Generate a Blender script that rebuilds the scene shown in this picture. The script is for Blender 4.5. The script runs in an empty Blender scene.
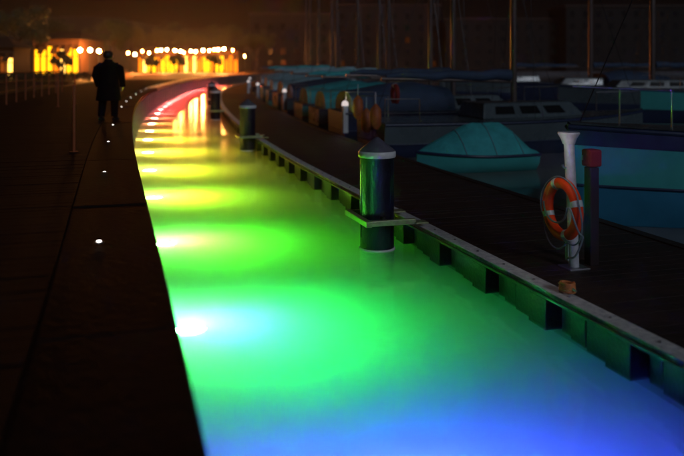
import bpy, math, random
from mathutils import Vector, Matrix
R = math.radians
C = bpy.context.scene.collection
rnd = random.Random(7)
sc = bpy.context.scene

# ------------------------------------------------------------------ camera, world, exposure
CAM_Z = 2.26
cd = bpy.data.cameras.new('camera'); cam = bpy.data.objects.new('camera', cd); C.objects.link(cam)
cam.location = (0, 0, CAM_Z); cam.rotation_euler = (R(90), 0, 0)
cd.sensor_width = 36; cd.lens = 40; cd.shift_y = -162/684
cd.clip_start = .05; cd.clip_end = 3000
cd.dof.use_dof = True; cd.dof.focus_distance = 8.6; cd.dof.aperture_fstop = .95
sc.camera = cam
sc.view_settings.view_transform = 'Standard'; sc.view_settings.look = 'None'
sc.view_settings.exposure = 0; sc.view_settings.gamma = 1
sc.cycles.max_bounces = 7; sc.cycles.diffuse_bounces = 3; sc.cycles.glossy_bounces = 3
sc.cycles.transmission_bounces = 5; sc.cycles.volume_bounces = 3; sc.cycles.transparent_max_bounces = 8
sc.cycles.sample_clamp_indirect = 150.0; sc.cycles.caustics_reflective = False; sc.cycles.caustics_refractive = False
sc.cycles.use_denoising = True

w = bpy.data.worlds.new('World'); sc.world = w; w.use_nodes = True
nt = w.node_tree; nt.nodes.clear()
out = nt.nodes.new('ShaderNodeOutputWorld')
sky = nt.nodes.new('ShaderNodeTexSky'); sky.sky_type = 'NISHITA'; sky.sun_disc = False
sky.sun_elevation = R(-6); sky.sun_rotation = R(200)
b1 = nt.nodes.new('ShaderNodeBackground'); b1.inputs[1].default_value = .05
nt.links.new(sky.outputs[0], b1.inputs[0])
# faint sodium glow of the town low over the whole horizon
tc = nt.nodes.new('ShaderNodeTexCoord'); sep = nt.nodes.new('ShaderNodeSeparateXYZ')
nt.links.new(tc.outputs['Generated'], sep.inputs[0])
rmp = nt.nodes.new('ShaderNodeValToRGB')
e = rmp.color_ramp.elements
e[0].position = 0.0; e[0].color = (.004, .002, .0013, 1)
e[1].position = .35; e[1].color = (.0006, .0005, .0007, 1)
m_ = e.new(.09); m_.color = (.0017, .0009, .0008, 1)
nt.links.new(sep.outputs[2], rmp.inputs[0])
b2 = nt.nodes.new('ShaderNodeBackground'); b2.inputs[1].default_value = 1.0
nt.links.new(rmp.outputs[0], b2.inputs[0])
ad = nt.nodes.new('ShaderNodeAddShader')
nt.links.new(b1.outputs[0], ad.inputs[0]); nt.links.new(b2.outputs[0], ad.inputs[1])
nt.links.new(ad.outputs[0], out.inputs[0])

def fill_sun():
    l = bpy.data.lights.new('fill_sun', 'SUN'); l.energy = .42; l.angle = R(14); l.color = (.8, .88, 1)  # added fill light for boat sides and quay wall, not an actual moon
    o = bpy.data.objects.new('fill_sun', l); C.objects.link(o); o.rotation_euler = Vector((-.42, .8, -.42)).to_track_quat('-Z', 'Y').to_euler()
fill_sun()

# ------------------------------------------------------------------ materials
def mat(name, col, rough=.6, metal=0., var=.25, scale=6., bump=.0, spec=.5, coat=0., emit=None, es=0., stretch=None):
    m = bpy.data.materials.new(name); m.use_nodes = True
    t = m.node_tree; p = t.nodes['Principled BSDF']
    p.inputs['Roughness'].default_value = rough; p.inputs['Metallic'].default_value = metal
    p.inputs['Specular IOR Level'].default_value = spec; p.inputs['Coat Weight'].default_value = coat
    co = t.nodes.new('ShaderNodeTexCoord'); mp = t.nodes.new('ShaderNodeMapping')
    t.links.new(co.outputs['Object'], mp.inputs[0])
    if stretch: mp.inputs['Scale'].default_value = stretch
    n = t.nodes.new('ShaderNodeTexNoise'); n.inputs['Scale'].default_value = scale
    n.inputs['Detail'].default_value = 6; n.inputs['Roughness'].default_value = .65
    t.links.new(mp.outputs[0], n.inputs['Vector'])
    r = t.nodes.new('ShaderNodeValToRGB')
    r.color_ramp.elements[0].position = .3; r.color_ramp.elements[1].position = .7
    r.color_ramp.elements[0].color = tuple(max(0, c*(1-var)) for c in col)+(1,)
    r.color_ramp.elements[1].color = tuple(min(1, c*(1+var)) for c in col)+(1,)
    t.links.new(n.outputs[0], r.inputs[0]); t.links.new(r.outputs[0], p.inputs['Base Color'])
    rr = t.nodes.new('ShaderNodeMapRange')
    rr.inputs['To Min'].default_value = max(.03, rough-.1); rr.inputs['To Max'].default_value = min(1, rough+.1)
    t.links.new(n.outputs[0], rr.inputs[0]); t.links.new(rr.outputs[0], p.inputs['Roughness'])
    if bump:
        bp = t.nodes.new('ShaderNodeBump'); bp.inputs['Strength'].default_value = bump; bp.inputs['Distance'].default_value = .02
        n2 = t.nodes.new('ShaderNodeTexNoise'); n2.inputs['Scale'].default_value = scale*4; n2.inputs['Detail'].default_value = 4
        t.links.new(mp.outputs[0], n2.inputs['Vector'])
        t.links.new(n2.outputs[0], bp.inputs['Height']); t.links.new(bp.outputs[0], p.inputs['Normal'])
    if emit:
        p.inputs['Emission Color'].default_value = emit+(1,); p.inputs['Emission Strength'].default_value = es
    return m

M = {}
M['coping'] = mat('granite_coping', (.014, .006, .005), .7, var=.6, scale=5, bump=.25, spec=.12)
M['coping_far'] = mat('coping_lamplit', (.3, .22, .14), .35, var=.3, scale=4)  # paler than the near stones: lamplight on the far edge put into the colour
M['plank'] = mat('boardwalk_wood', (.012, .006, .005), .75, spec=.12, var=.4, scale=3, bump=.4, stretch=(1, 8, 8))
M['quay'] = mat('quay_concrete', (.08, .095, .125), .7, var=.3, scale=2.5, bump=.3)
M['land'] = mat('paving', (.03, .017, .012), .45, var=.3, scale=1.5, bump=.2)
M['bed'] = mat('seabed_mud', (.05, .045, .035), .9)
M['beam'] = mat('galvanised_edge', (.75, .78, .86), .55, metal=.0, var=.35, scale=18, bump=.35)
M['skirt'] = mat('dark_float', (.02, .024, .023), .38, var=.45, scale=7, bump=.35)
M['deck'] = mat('pontoon_deck', (.028, .014, .012), .62, var=.4, scale=4, bump=.5)
M['bracket'] = mat('bracket_steel', (.34, .36, .2), .38, metal=.4, var=.3, scale=15, bump=.2)
M['pile'] = mat('pile_sleeve', (.01, .009, .022), .34, var=.5, scale=6, bump=.3, spec=.25)
M['pilecap'] = mat('pile_cap', (.11, .11, .15), .5, var=.2, scale=9)
M['white'] = mat('white_paint', (.78, .8, .84), .4, var=.07, scale=8)
M['postgrey'] = mat('weathered_white', (.55, .56, .64), .5, var=.25, scale=12)
M['pilewet'] = mat('pale_pile_foot', (.6, .62, .55), .5, var=.35, scale=9)
M['orange'] = mat('orange_ring', (.9, .065, .008), .6, spec=.25, var=.12, scale=14)
M['tape'] = mat('reflective_tape', (.6, .68, .75), .3, var=.1)
M['rope'] = mat('pale_rope', (.5, .58, .7), .7, var=.2, scale=40)
M['rope_dim'] = mat('weathered_rope', (.22, .26, .34), .8, var=.3, scale=60, bump=.5)
M['redbox'] = mat('red_box', (.2, .008, .012), .75, var=.15)
M['darkpost'] = mat('dark_pedestal', (.02, .008, .012), .85, var=.2)
M['steel_lamplit'] = mat('steel_lamplit_orange', (.35, .09, .03), .4, var=.2)  # orange lamplight on the steel posts and rails put into the base colour
M['steel'] = mat('stainless', (.4, .4, .42), .42, metal=1, var=.1)
M['wire'] = mat('rigging_wire', (.04, .04, .045), .35, metal=.8, var=.1)
M['mast'] = mat('mast_alloy', (.13, .1, .095), .35, metal=.4, var=.15)
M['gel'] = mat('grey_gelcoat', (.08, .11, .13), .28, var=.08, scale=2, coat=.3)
M['teal'] = mat('teal_hull', (.06, .42, .42), .35, var=.14, scale=1.6, coat=.3)
M['blue'] = mat('blue_boot', (.03, .2, .36), .35, var=.15, scale=2)
M['navy'] = mat('navy_paint', (.02, .035, .09), .4, var=.2)
M['canvas_teal'] = mat("teal_canvas", (.05, .42, .46), .75, var=.2, scale=3, bump=.6)
M['canvas_pale'] = mat('pale_canvas', (.3, .5, .58), .7, var=.15, scale=3, bump=.6)
M['canvas_dark'] = mat('navy_canvas', (.03, .06, .12), .8, var=.2, scale=3, bump=.6)
M['glassdark'] = mat('dark_window', (.01, .012, .015), .08, var=.1)
M['wood'] = mat('varnished_wood', (.2, .08, .03), .35, var=.3, scale=6)
M['coat'] = mat('dark_coat', (.004, .004, .007), .95, spec=.04, var=.2, scale=30, bump=.3)
M['skin'] = mat('skin', (.35, .2, .14), .5, var=.05)
M['hair'] = mat('hair', (.02, .013, .01), .6, var=.2, scale=50)
M['bark'] = mat('bark', (.06, .045, .03), .9, bump=.5)
M['leaf'] = mat('leaves', (.05, .07, .025), .6, var=.5, scale=3)
M['plaster'] = mat('ochre_plaster', (.12, .05, .02), .8, var=.2, scale=1)
M['roof'] = mat('roof_tile', (.03, .02, .018), .8, var=.3)
M['hedge'] = mat('hedge_leaf', (.05, .045, .02), .7, var=.4, scale=4)
M['bldark'] = mat('dark_facade', (.006, .005, .006), .8, var=.25, scale=.6)
M['iron'] = mat('dark_iron', (.03, .03, .033), .4, metal=.6)

def emis(name, col, s):
    m = bpy.data.materials.new(name); m.use_nodes = True
    t = m.node_tree; t.nodes.clear(); o = t.nodes.new('ShaderNodeOutputMaterial'); em = t.nodes.new('ShaderNodeEmission')
    em.inputs[0].default_value = tuple(col)+(1,); em.inputs[1].default_value = s
    t.links.new(em.outputs[0], o.inputs[0]); return m
M['fender'] = mat('faded_orange_fender', (.4, .1, .03), .6, var=.3)
M['lampwarm'] = emis('sodium_globe', (1, .16, .02), 800)
M['lampwhite'] = emis('white_globe', (1, .34, .07), 1100)
M['marker'] = emis('deck_marker_lens', (1, .9, .85), 9)
M['headlight'] = emis('pedestal_lens', (1, .84, .8), .7)
M['winlit'] = emis('lit_window', (1, .4, .005), 4)
M['winlit2'] = emis('lit_window_deep', (1, .2, .005), 2.4)
M['winwarm'] = emis('lit_window_orange', (1, .5, .08), 6)
M['windim'] = emis('dim_lit_window', (1, .25, .05), .03)
M['caferow'] = emis('cafe_glow', (1, .2, .02), .35)

# ------------------------------------------------------------------ mesh builder
class MB:
    def __init__(s): s.v = []; s.f = []
    def add(s, vs, fs):
        n = len(s.v); s.v += [tuple(v) for v in vs]; s.f += [tuple(i+n for i in f) for f in fs]; return s
    def box(s, c, size, rz=0, tilt=None):
        x, y, z = size[0]/2, size[1]/2, size[2]/2
        m = Matrix.Rotation(rz, 3, 'Z')
        if tilt: m = m @ Matrix.Rotation(tilt, 3, 'Y')
        c = Vector(c)
        vs = [c + m @ Vector((a*x, b*y, d*z)) for a in (-1, 1) for b in (-1, 1) for d in (-1, 1)]
        return s.add(vs, [(0, 1, 3, 2), (4, 6, 7, 5), (0, 4, 5, 1), (2, 3, 7, 6), (0, 2, 6, 4), (1, 5, 7, 3)])
    def prism(s, pts, z0, z1):     # pts counter-clockwise in plan
        n = len(pts)
        vs = [(p[0], p[1], z0) for p in pts] + [(p[0], p[1], z1) for p in pts]
        fs = [tuple(range(n-1, -1, -1)), tuple(range(n, 2*n))] + [(i, (i+1) % n, n+(i+1) % n, n+i) for i in range(n)]
        return s.add(vs, fs)
    def tube(s, pts, r, n=8, closed=False, rs=None):
        pts = [Vector(p) for p in pts]; k = len(pts); vs = []; fs = []
        for i, p in enumerate(pts):
            if closed: d = pts[(i+1) % k]-pts[i-1]
            else: d = pts[min(i+1, k-1)]-pts[max(i-1, 0)]
            d.normalize()
            if i == 0:
                a = Vector((0, 0, 1)) if abs(d.z) < .9 else Vector((1, 0, 0)); u = d.cross(a).normalized()
            else: u = (u-d*u.dot(d)).normalized()
            v = d.cross(u)
            rr = rs[i] if rs else r
            for j in range(n):
                t = 2*math.pi*j/n; vs.append(p + (u*math.cos(t) + v*math.sin(t))*rr)
        m = k if closed else k-1
        for i in range(m):
            for j in range(n):
                fs.append((i*n+j, i*n+(j+1) % n, ((i+1) % k)*n+(j+1) % n, ((i+1) % k)*n+j))
        if not closed: fs += [tuple(range(n-1, -1, -1)), tuple((k-1)*n+j for j in range(n))]
        return s.add(vs, fs)
    def lathe(s, prof, c=(0, 0, 0), n=32):
        vs = []; fs = []; k = len(prof)
        for (r, z) in prof:
            for j in range(n):
                t = 2*math.pi*j/n; vs.append((c[0]+r*math.cos(t), c[1]+r*math.sin(t), c[2]+z))
        for i in range(k-1):
            for j in range(n): fs.append((i*n+j, i*n+(j+1) % n, (i+1)*n+(j+1) % n, (i+1)*n+j))
        fs += [tuple(range(n-1, -1, -1)), tuple((k-1)*n+j for j in range(n))]
        return s.add(vs, fs)
    def grid(s, rows, closed=False, caps=False):
        nr = len(rows); nc = len(rows[0]); vs = [p for r in rows for p in r]; fs = []
        for i in range(nr-1):
            for j in range(nc if closed else nc-1):
                fs.append((i*nc+j, i*nc+(j+1) % nc, (i+1)*nc+(j+1) % nc, (i+1)*nc+j))
        if caps: fs += [tuple(range(nc-1, -1, -1)), tuple((nr-1)*nc+j for j in range(nc))]
        return s.add(vs, fs)
    def mesh(s, name, m, smooth=False):
        me = bpy.data.meshes.new(name); me.from_pydata(s.v, [], s.f); me.update()
        me.materials.append(m)
        if smooth:
            for p in me.polygons: p.use_smooth = True
            try: me.set_sharp_from_angle(angle=R(40))
            except Exception: pass
        return me
    def build(s, name, m, parent=None, smooth=False, bevel=0., loc=None, rz=0):
        o = bpy.data.objects.new(name, s.mesh(name, m, smooth)); C.objects.link(o)
        if parent is not None: o.parent = parent
        if loc: o.location = loc
        if rz: o.rotation_euler.z = rz
        if bevel:
            b = o.modifiers.new('bevel', 'BEVEL'); b.width = bevel; b.segments = 2; b.limit_method = 'ANGLE'
        return o

def tag(o, label=None, cat=None, group=None, kind=None):
    if label: o['label'] = label
    if cat: o['category'] = cat
    if group: o['group'] = group
    if kind: o['kind'] = kind
    return o
def thing(name, label, cat, loc=(0, 0, 0), rz=0, group=None):
    o = bpy.data.objects.new(name, None); C.objects.link(o); o.location = loc; o.rotation_euler.z = rz
    return tag(o, label, cat, group)
def copy_tree(o, parent=None):
    c = o.copy(); C.objects.link(c)
    if parent is not None: c.parent = parent
    for ch in list(o.children): copy_tree(ch, c)
    return c
def lamp(name, kind, loc, energy, col, size=.05, parent=None, direction=None, angle=None, blend=.6):
    l = bpy.data.lights.new(name, kind); l.energy = energy; l.color = col
    if kind in ('POINT', 'SPOT'): l.shadow_soft_size = size
    if kind == 'SPOT': l.spot_size = angle; l.spot_blend = blend
    o = bpy.data.objects.new(name, l); C.objects.link(o); o.location = loc
    if direction is not None: o.rotation_euler = Vector(direction).to_track_quat('-Z', 'Y').to_euler()
    if parent is not None: o.parent = parent
    return o

# ------------------------------------------------------------------ plan curves
class Curve:
    def __init__(s, pts, step=.25):
        P = [Vector(p) for p in pts]; P = [P[0]*2-P[1]] + P + [P[-1]*2-P[-2]]
        s.p = []
        for i in range(1, len(P)-2):
            n = max(2, int((P[i+1]-P[i]).length/step))
            a, b, c, d = P[i-1], P[i], P[i+1], P[i+2]
            # centripetal-like hermite with chord scaled tangents
            l0 = (b-a).length; l1 = (c-b).length; l2 = (d-c).length
            t1 = ((c-b)/l1*l0 + (b-a)/l0*l1)/(l0+l1)*l1; t2 = ((d-c)/l2*l1 + (c-b)/l1*l2)/(l1+l2)*l1
            for k in range(n):
                t = k/n
                s.p.append(b*(2*t**3-3*t*t+1) + t1*(t**3-2*t*t+t) + c*(-2*t**3+3*t*t) + t2*(t**3-t*t))
        s.p.append(P[-2]); s.s = [0]
        for i in range(1, len(s.p)): s.s.append(s.s[-1] + (s.p[i]-s.p[i-1]).length)
        s.len = s.s[-1]
    def at(s, t, off=0):           # off > 0 to the right of travel (+Y travel -> +X)
        import bisect
        t = min(max(t, 0), s.len-1e-4); i = bisect.bisect_right(s.s, t)-1; i = min(i, len(s.p)-2)
        f = (t-s.s[i])/(s.s[i+1]-s.s[i]); q = s.p[i].lerp(s.p[i+1], f)
        a, b = s.p[max(i-3, 0)], s.p[min(i+4, len(s.p)-1)]; d = (b-a).normalized()
        n = Vector((d.y, -d.x)); q = q + n*off
        return q, d, n
    def s_at_y(s, y):
        for i in range(len(s.p)-1):
            if s.p[i].y <= y <= s.p[i+1].y: return s.s[i]
        return s.len
    def pts(s, t0, t1, step, off=0):
        n = max(1, int((t1-t0)/step)); return [s.at(t0+(t1-t0)*i/n, off)[0] for i in range(n+1)]

LC = Curve([(2.06, -6), (.28, 0), (-.41, 2.34), (-3.86, 14), (-7.3, 27.4), (-9.95, 40.5), (-12.15, 55.4), (-13.5, 67),
            (-14.4, 83), (-14.3, 110), (-11, 135), (-2, 158), (20, 172), (90, 180), (400, 190)])
RC = Curve([(5.35, -5), (3.81, 0), (2.25, 5.0), (1.12, 8.67), (-1.3, 16.7), (-4.85, 31.8), (-7.3, 45), (-9.5, 60),
            (-10.8, 75), (-11.2, 92), (-10.9, 110)])
ZB = 1.06      # boardwalk
ZP = .31       # pontoon
PW = 2.35      # pontoon width

def strip(mb, curve, t0, t1, o0, o1, z0, z1, step=1.0):
    """a solid band following the curve between two offsets"""
    a = curve.pts(t0, t1, step, o0); b = curve.pts(t0, t1, step, o1)
    rows = [[(p.x, p.y, z0), (q.x, q.y, z0), (q.x, q.y, z1), (p.x, p.y, z1)] for p, q in zip(a, b)]
    mb.grid(rows, closed=True, caps=True); return mb

# ------------------------------------------------------------------ water, seabed, land
def water():
    m = bpy.data.materials.new('murky_water'); m.use_nodes = True
    t = m.node_tree; t.nodes.clear(); o = t.nodes.new('ShaderNodeOutputMaterial')
    g = t.nodes.new('ShaderNodeBsdfPrincipled')
    g.inputs['Base Color'].default_value = (1, 1, 1, 1); g.inputs['Transmission Weight'].default_value = 1
    g.inputs['Roughness'].default_value = .1; g.inputs['IOR'].default_value = 1.33
    co = t.nodes.new('ShaderNodeTexCoord'); mp = t.nodes.new('ShaderNodeMapping')
    t.links.new(co.outputs['Object'], mp.inputs[0]); mp.inputs['Scale'].default_value = (1, 1, 1)
    n = t.nodes.new('ShaderNodeTexNoise'); n.inputs['Scale'].default_value = 2.6; n.inputs['Detail'].default_value = 5
    t.links.new(mp.outputs[0], n.inputs['Vector'])
    bp = t.nodes.new('ShaderNodeBump'); bp.inputs['Strength'].default_value = .3; bp.inputs['Distance'].default_value = .018
    t.links.new(n.outputs[0], bp.inputs['Height']); t.links.new(bp.outputs[0], g.inputs['Normal'])
    t.links.new(g.outputs[0], o.inputs[0])
    v = t.nodes.new('ShaderNodeVolumePrincipled')
    v.inputs['Color'].default_value = (.965, .965, .965, 1); v.inputs['Density'].default_value = 1.3
    v.inputs['Anisotropy'].default_value = .1
    t.links.new(v.outputs[0], o.inputs['Volume'])
    mb = MB(); mb.box((60, 90, -2.2), (700, 240, 4.4)); ob = mb.build('water', m)
    tag(ob, 'smooth murky water of the channel lit in rainbow colours', kind='structure')
water()
tag(MB().box((60, 90, -4.1), (760, 300, 1.2)).build('seabed', M['bed']), kind='structure')

S0 = LC.s_at_y(-5.9)
edge = LC.pts(0, LC.len, 1.0, -.55)
poly = [(p.x, p.y) for p in edge] + [(400, 1500), (-700, 1500), (-700, -40), (3.5, -40)]
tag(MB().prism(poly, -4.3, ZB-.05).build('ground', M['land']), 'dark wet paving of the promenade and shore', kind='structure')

# quay wall under the coping
q = strip(MB(), LC, 0, LC.len, -.56, -.06, -4.25, ZB-.145)
quay = q.build('quay_wall', M['quay'])
tag(quay, 'pale grey curved concrete quay wall on the left of the channel', 'quay wall')
# coping stones: one by one near, joined far
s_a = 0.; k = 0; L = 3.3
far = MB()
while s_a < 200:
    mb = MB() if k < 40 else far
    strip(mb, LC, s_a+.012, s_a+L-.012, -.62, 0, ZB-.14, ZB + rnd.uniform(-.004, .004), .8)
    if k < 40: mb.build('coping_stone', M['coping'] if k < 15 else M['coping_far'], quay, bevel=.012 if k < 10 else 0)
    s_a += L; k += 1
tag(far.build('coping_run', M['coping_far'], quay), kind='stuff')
# vertical joints ribs on the far curved wall face
rb = MB()
for i in range(90):
    p, d, n = LC.at(20+i*1.65, -.03); a = math.atan2(d.y, d.x)
    rb.box((p.x, p.y, .42), (.3, .08, 1.0), a)
tag(rb.build('wall_buttresses', M['quay'], quay), kind='stuff')

# boardwalk planks beside the coping
bw = bpy.data.objects.new('boardwalk', None); C.objects.link(bw)
tag(bw, 'dark plank boardwalk running beside the water on the left', kind='structure')
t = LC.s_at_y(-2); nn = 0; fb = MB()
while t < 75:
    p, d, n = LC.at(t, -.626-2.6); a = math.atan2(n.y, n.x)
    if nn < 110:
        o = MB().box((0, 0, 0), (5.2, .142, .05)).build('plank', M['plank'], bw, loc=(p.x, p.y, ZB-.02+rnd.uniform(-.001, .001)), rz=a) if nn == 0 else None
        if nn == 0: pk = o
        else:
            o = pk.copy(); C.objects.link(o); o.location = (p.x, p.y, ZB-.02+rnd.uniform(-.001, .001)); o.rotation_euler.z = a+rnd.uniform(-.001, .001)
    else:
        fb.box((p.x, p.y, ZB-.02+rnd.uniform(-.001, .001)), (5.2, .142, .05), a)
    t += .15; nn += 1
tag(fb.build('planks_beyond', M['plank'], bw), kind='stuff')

# ------------------------------------------------------------------ deck marker lights
ORD = ['nearest', 'second', 'third', 'fourth', 'fifth', 'sixth', 'seventh', 'eighth', 'ninth', 'tenth', 'eleventh',
       'twelfth', 'thirteenth', 'fourteenth', 'fifteenth', 'sixteenth', 'seventeenth', 'eighteenth', 'nineteenth', 'twentieth']
def ordinal(i): return ORD[i] if i < len(ORD) else 'far'
def marker():
    r = thing('deck_light', '', 'deck light', group='small white lights set in the quay edge')
    MB().lathe([(.0, 0), (.034, 0), (.034, .005), (.02, .008), (0, .008)], n=20).build('trim_ring', M['steel'], r, True)
    MB().lathe([(.0, .0082), (.015, .0082), (.013, .012), (0, .014)], n=16).build('lens', M['marker'], r, True)
    return r
mk = marker()
for i in range(14):
    y = [5.4, 8.78, 12.16, 15.46, 18.6, 22.3][i] if i < 6 else 22.3+(i-5)*3.4
    s = LC.s_at_y(y); p, d, n = LC.at(s, -.38)
    o = mk if i == 0 else copy_tree(mk)
    o.location = (p.x, p.y, ZB+.005)
    o['label'] = '%s small round white light set in the dark quay edge' % ordinal(i)

# ------------------------------------------------------------------ underwater lights
def uw():
    r = thing('underwater_light', '', 'underwater light', group='coloured underwater lights along the quay wall')
    return r
cols = [(.25, .04, 1), (.03, .07, 1), (.0, 1, .1), (.06, 1, .0), (.38, 1, .0), (.8, 1, .005), (1, .9, .01), (1, .7, .02), (1, .48, .03),
        (1, .26, .03), (1, .12, .03), (1, .06, .04)]
cname = ['violet', 'deep blue', 'sea green', 'bright green', 'lime green', 'yellow green', 'pale yellow', 'golden yellow', 'amber', 'orange', 'red orange']
ys = [.1, 3.4, 6.76, 10.05, 13.5, 16.9, 20.2, 23.5, 26.8]
P_UW = 1000; P_HOT = 360; LENS = 2300
for i in range(28):
    s = LC.s_at_y(ys[i]) if i < len(ys) else LC.s_at_y(26.8)+(i-8)*3.3
    p, d, n = LC.at(s, -.06)
    c = cols[min(i, len(cols)-1)]
    a = math.atan2(n.y, n.x)
    lab = 'submerged %s light in the quay wall, %s from the camera' % (cname[min(i, 10)] if i < 11 else 'red', ordinal(i)) if i < 20 else 'submerged red light in the far curve, %s from its far end' % ordinal(27-i)
    r = thing('underwater_light', lab, 'underwater light', (p.x, p.y, -.3), a, 'coloured underwater lights along the quay wall')
    mb = MB().tube([(0, 0, 0), (.06, 0, 0), (.075, 0, 0)], .1, 16, rs=[.11, .11, .09]); mb.build('housing', M['steel'], r, True)
    MB().tube([(.07, 0, 0), (.3, 0, -.07)], .025, 10).build('arm', M['steel'], r, True)
    MB().lathe([(0, -.06), (.1, -.05), (.16, -.02), (.165, 0), (.15, .002), (0, .002)], (.42, 0, 0), 24).build('flood_housing', M['steel'], r, True)
    lq = MB().lathe([(0, .006), (.085, .006), (.07, .03), (0, .045)], (.0, 0, 0), 20); lq.v = [(.42+x*1.6, y, z) for x, y, z in lq.v]; lq.build('lens', emis('lens_%s' % i, tuple(.1+.9*q_ for q_ in c), LENS*(1 if i < 7 else .4)), r, True)
    e_ = P_UW*(18 if i == 0 else 5.5 if i == 1 else 1.0 if i < 6 else 1.2)
    
    # dir slightly upward to spread just under the surface
    lamp('beam', 'SPOT', (.46, 0, .1), e_, c, .07, r, (1, -.25, .0), R(150), 1.0)
    if i > 8: e_ *= .5
    hot = tuple(.03+.97*q_ for q_ in c)
    lamp('uplight', 'SPOT', (.46, 0, .12), P_HOT*(1 if i < 9 else .5), hot, .05, r, (1, -.1, .1), R(100), 1.0)

# ------------------------------------------------------------------ floating pontoon
pon = bpy.data.objects.new('floating_pontoon', None); C.objects.link(pon)
tag(pon, 'long dark floating pontoon curving away on the right of the channel', 'pontoon')
sR = RC.len
strip(MB(), RC, 0, sR, .2, PW, -.35, ZP-.045).build('float_body', M['skirt'], pon)
strip(MB(), RC, 0, sR, .0, .17, ZP-.052, ZP+.006).build('edge_beam', M['beam'], pon, bevel=.008)
strip(MB(), RC, 0, sR, -.03, -.002, ZP-.056, ZP-.028).build('rubbing_strip', M['skirt'], pon, bevel=.006)
strip(MB(), RC, 0, sR, PW-.12, PW+.02, ZP-.08, ZP+.012).build('rear_edge_beam', M['deck'], pon)
dk = MB(); t = 0
while t < 60:
    p, d, n = RC.at(t, (.175+PW-.125)/2); a = math.atan2(n.y, n.x)
    dk.box((p.x, p.y, ZP-.02+rnd.uniform(-.002, .002)), (PW-.31, .137, .04), a); t += .145
strip(dk, RC, 60, sR, .18, PW-.13, ZP-.04, ZP)
tag(dk.build('deck_boards', M['deck'], pon), kind='stuff')
# skirt of posts and panels
t = RC.s_at_y(2.2); k = 0; stf = MB(); per = 1.1
protos = {}
def skirt_piece(name, t, w_, out_, in_, z0, z1):
    p, d, n = RC.at(t+w_/2, (in_+out_)/2); a = math.atan2(d.y, d.x)
    key = (name,)
    if k < 42:
        if key not in protos:
            o = MB().box((0, 0, 0), (w_, in_-out_, z1-z0)).build(name, M['skirt'], pon, bevel=.008); protos[key] = o
        else:
            o = protos[key].copy(); C.objects.link(o)
        o.location = (p.x, p.y, (z0+z1)/2); o.rotation_euler.z = a + rnd.uniform(-.02, .02)
    else: stf.box((p.x, p.y, (z0+z1)/2), (w_, in_-out_, z1-z0), a)
# align a post at Y=5.55
s_ref = RC.s_at_y(5.55); t = s_ref - 4*per - .0
while t < sR-1.2:
    skirt_piece('skirt_float', t+.01, .29, -.015, .22, -.06, ZP-.06)
    skirt_piece('skirt_panel', t+.35, .25, .03, .22, -.05, ZP-.06)
    skirt_piece('skirt_board', t+.65, .21, .06, .22, -.05, ZP-.06)
    skirt_piece('skirt_post', t+.91, .14, .1, .22, -.05, ZP-.06)
    t += per; k += 1
tag(stf.build('skirt_beyond', M['skirt'], pon), kind='stuff')
# bolts along the edge beam
bt = MB(); t = 2
while t < 26:
    p, d, n = RC.at(t, .085); bt.lathe([(0, 0), (.013, 0), (.013, .008), (.006, .012), (0, .012)], (p.x, p.y, ZP+.006), 8); t += .55
tag(bt.build('bolt_heads', M['steel'], pon), kind='stuff')

# ------------------------------------------------------------------ guide piles
def pile():
    r = thing('mooring_pile', '', 'pile', group='black guide piles with white bands')
    MB().lathe([(.215, -4.2), (.215, -.03), (.2, -.02)], n=40).build('submerged_foot', M['pilewet'], r, True)
    MB().lathe([(.2, -.03), (.222, -.02), (.226, 0), (.222, .015), (.2, .02)], n=40).build('waterline_ring', M['white'], r, True)
    MB().lathe([(.19, .0), (.211, .012), (.211, 1.13), (.2, 1.135)], n=48).build('sleeve', M['pile'], r, True)
    MB().lathe([(.19, 1.128), (.228, 1.132), (.234, 1.145), (.234, 1.195), (.226, 1.208), (.19, 1.212)], n=48).build('white_band', M['white'], r, True)
    MB().lathe([(.222, 1.21), (.214, 1.225), (.02, 1.375), (0, 1.378)], n=48).build('cone_cap', M['pilecap'], r, True)
    sm = MB()
    for a in (200, 250, 320):
        sm.box((.213*math.cos(R(a)), .213*math.sin(R(a)), .6), (.012, .03, .9), R(a))
    sm.build('wear_strip', M['pile'], r)
    return r
def collar(loc, rz):
    r = thing('pile_bracket', '', 'bracket', loc, rz, 'steel brackets that hold the guide piles')
    # local x points away from the pontoon towards the channel
    MB().box((.25, 0, 0), (.07, .86, .07)).build('outer_bar', M['bracket'], r, bevel=.006)
    for sgn in (-1, 1):
        MB().box((-.07, sgn*.37, 0), (.57, .06, .066)).build('side_bar', M['bracket'], r, bevel=.006)
        MB().box((-.42, sgn*.37, -.015), (.16, .16, .02)).build('mounting_plate', M['bracket'], r, bevel=.003)
    for sgn in (-1, 1):
        MB().tube([(.0, sgn*.235-.05*0, -.03), (.0, sgn*.235, .05)], .03, 12).build('roller', M['iron'], r, True)
        MB().box((0, sgn*.3, 0), (.05, .13, .03)).build('roller_arm', M['bracket'], r)
    return r
pp = pile(); cc = None
PL = [(.435, 9.44), (-2.53, 20.4), (-5.33, 32.0), None]
names = ['nearest black pile with white band and grey cone cap beside the bracket', 'second black pile with white band, left of the pontoon curve',
         'third black pile with white band, before the bright reflections', 'fourth and farthest black pile with white band']
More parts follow.
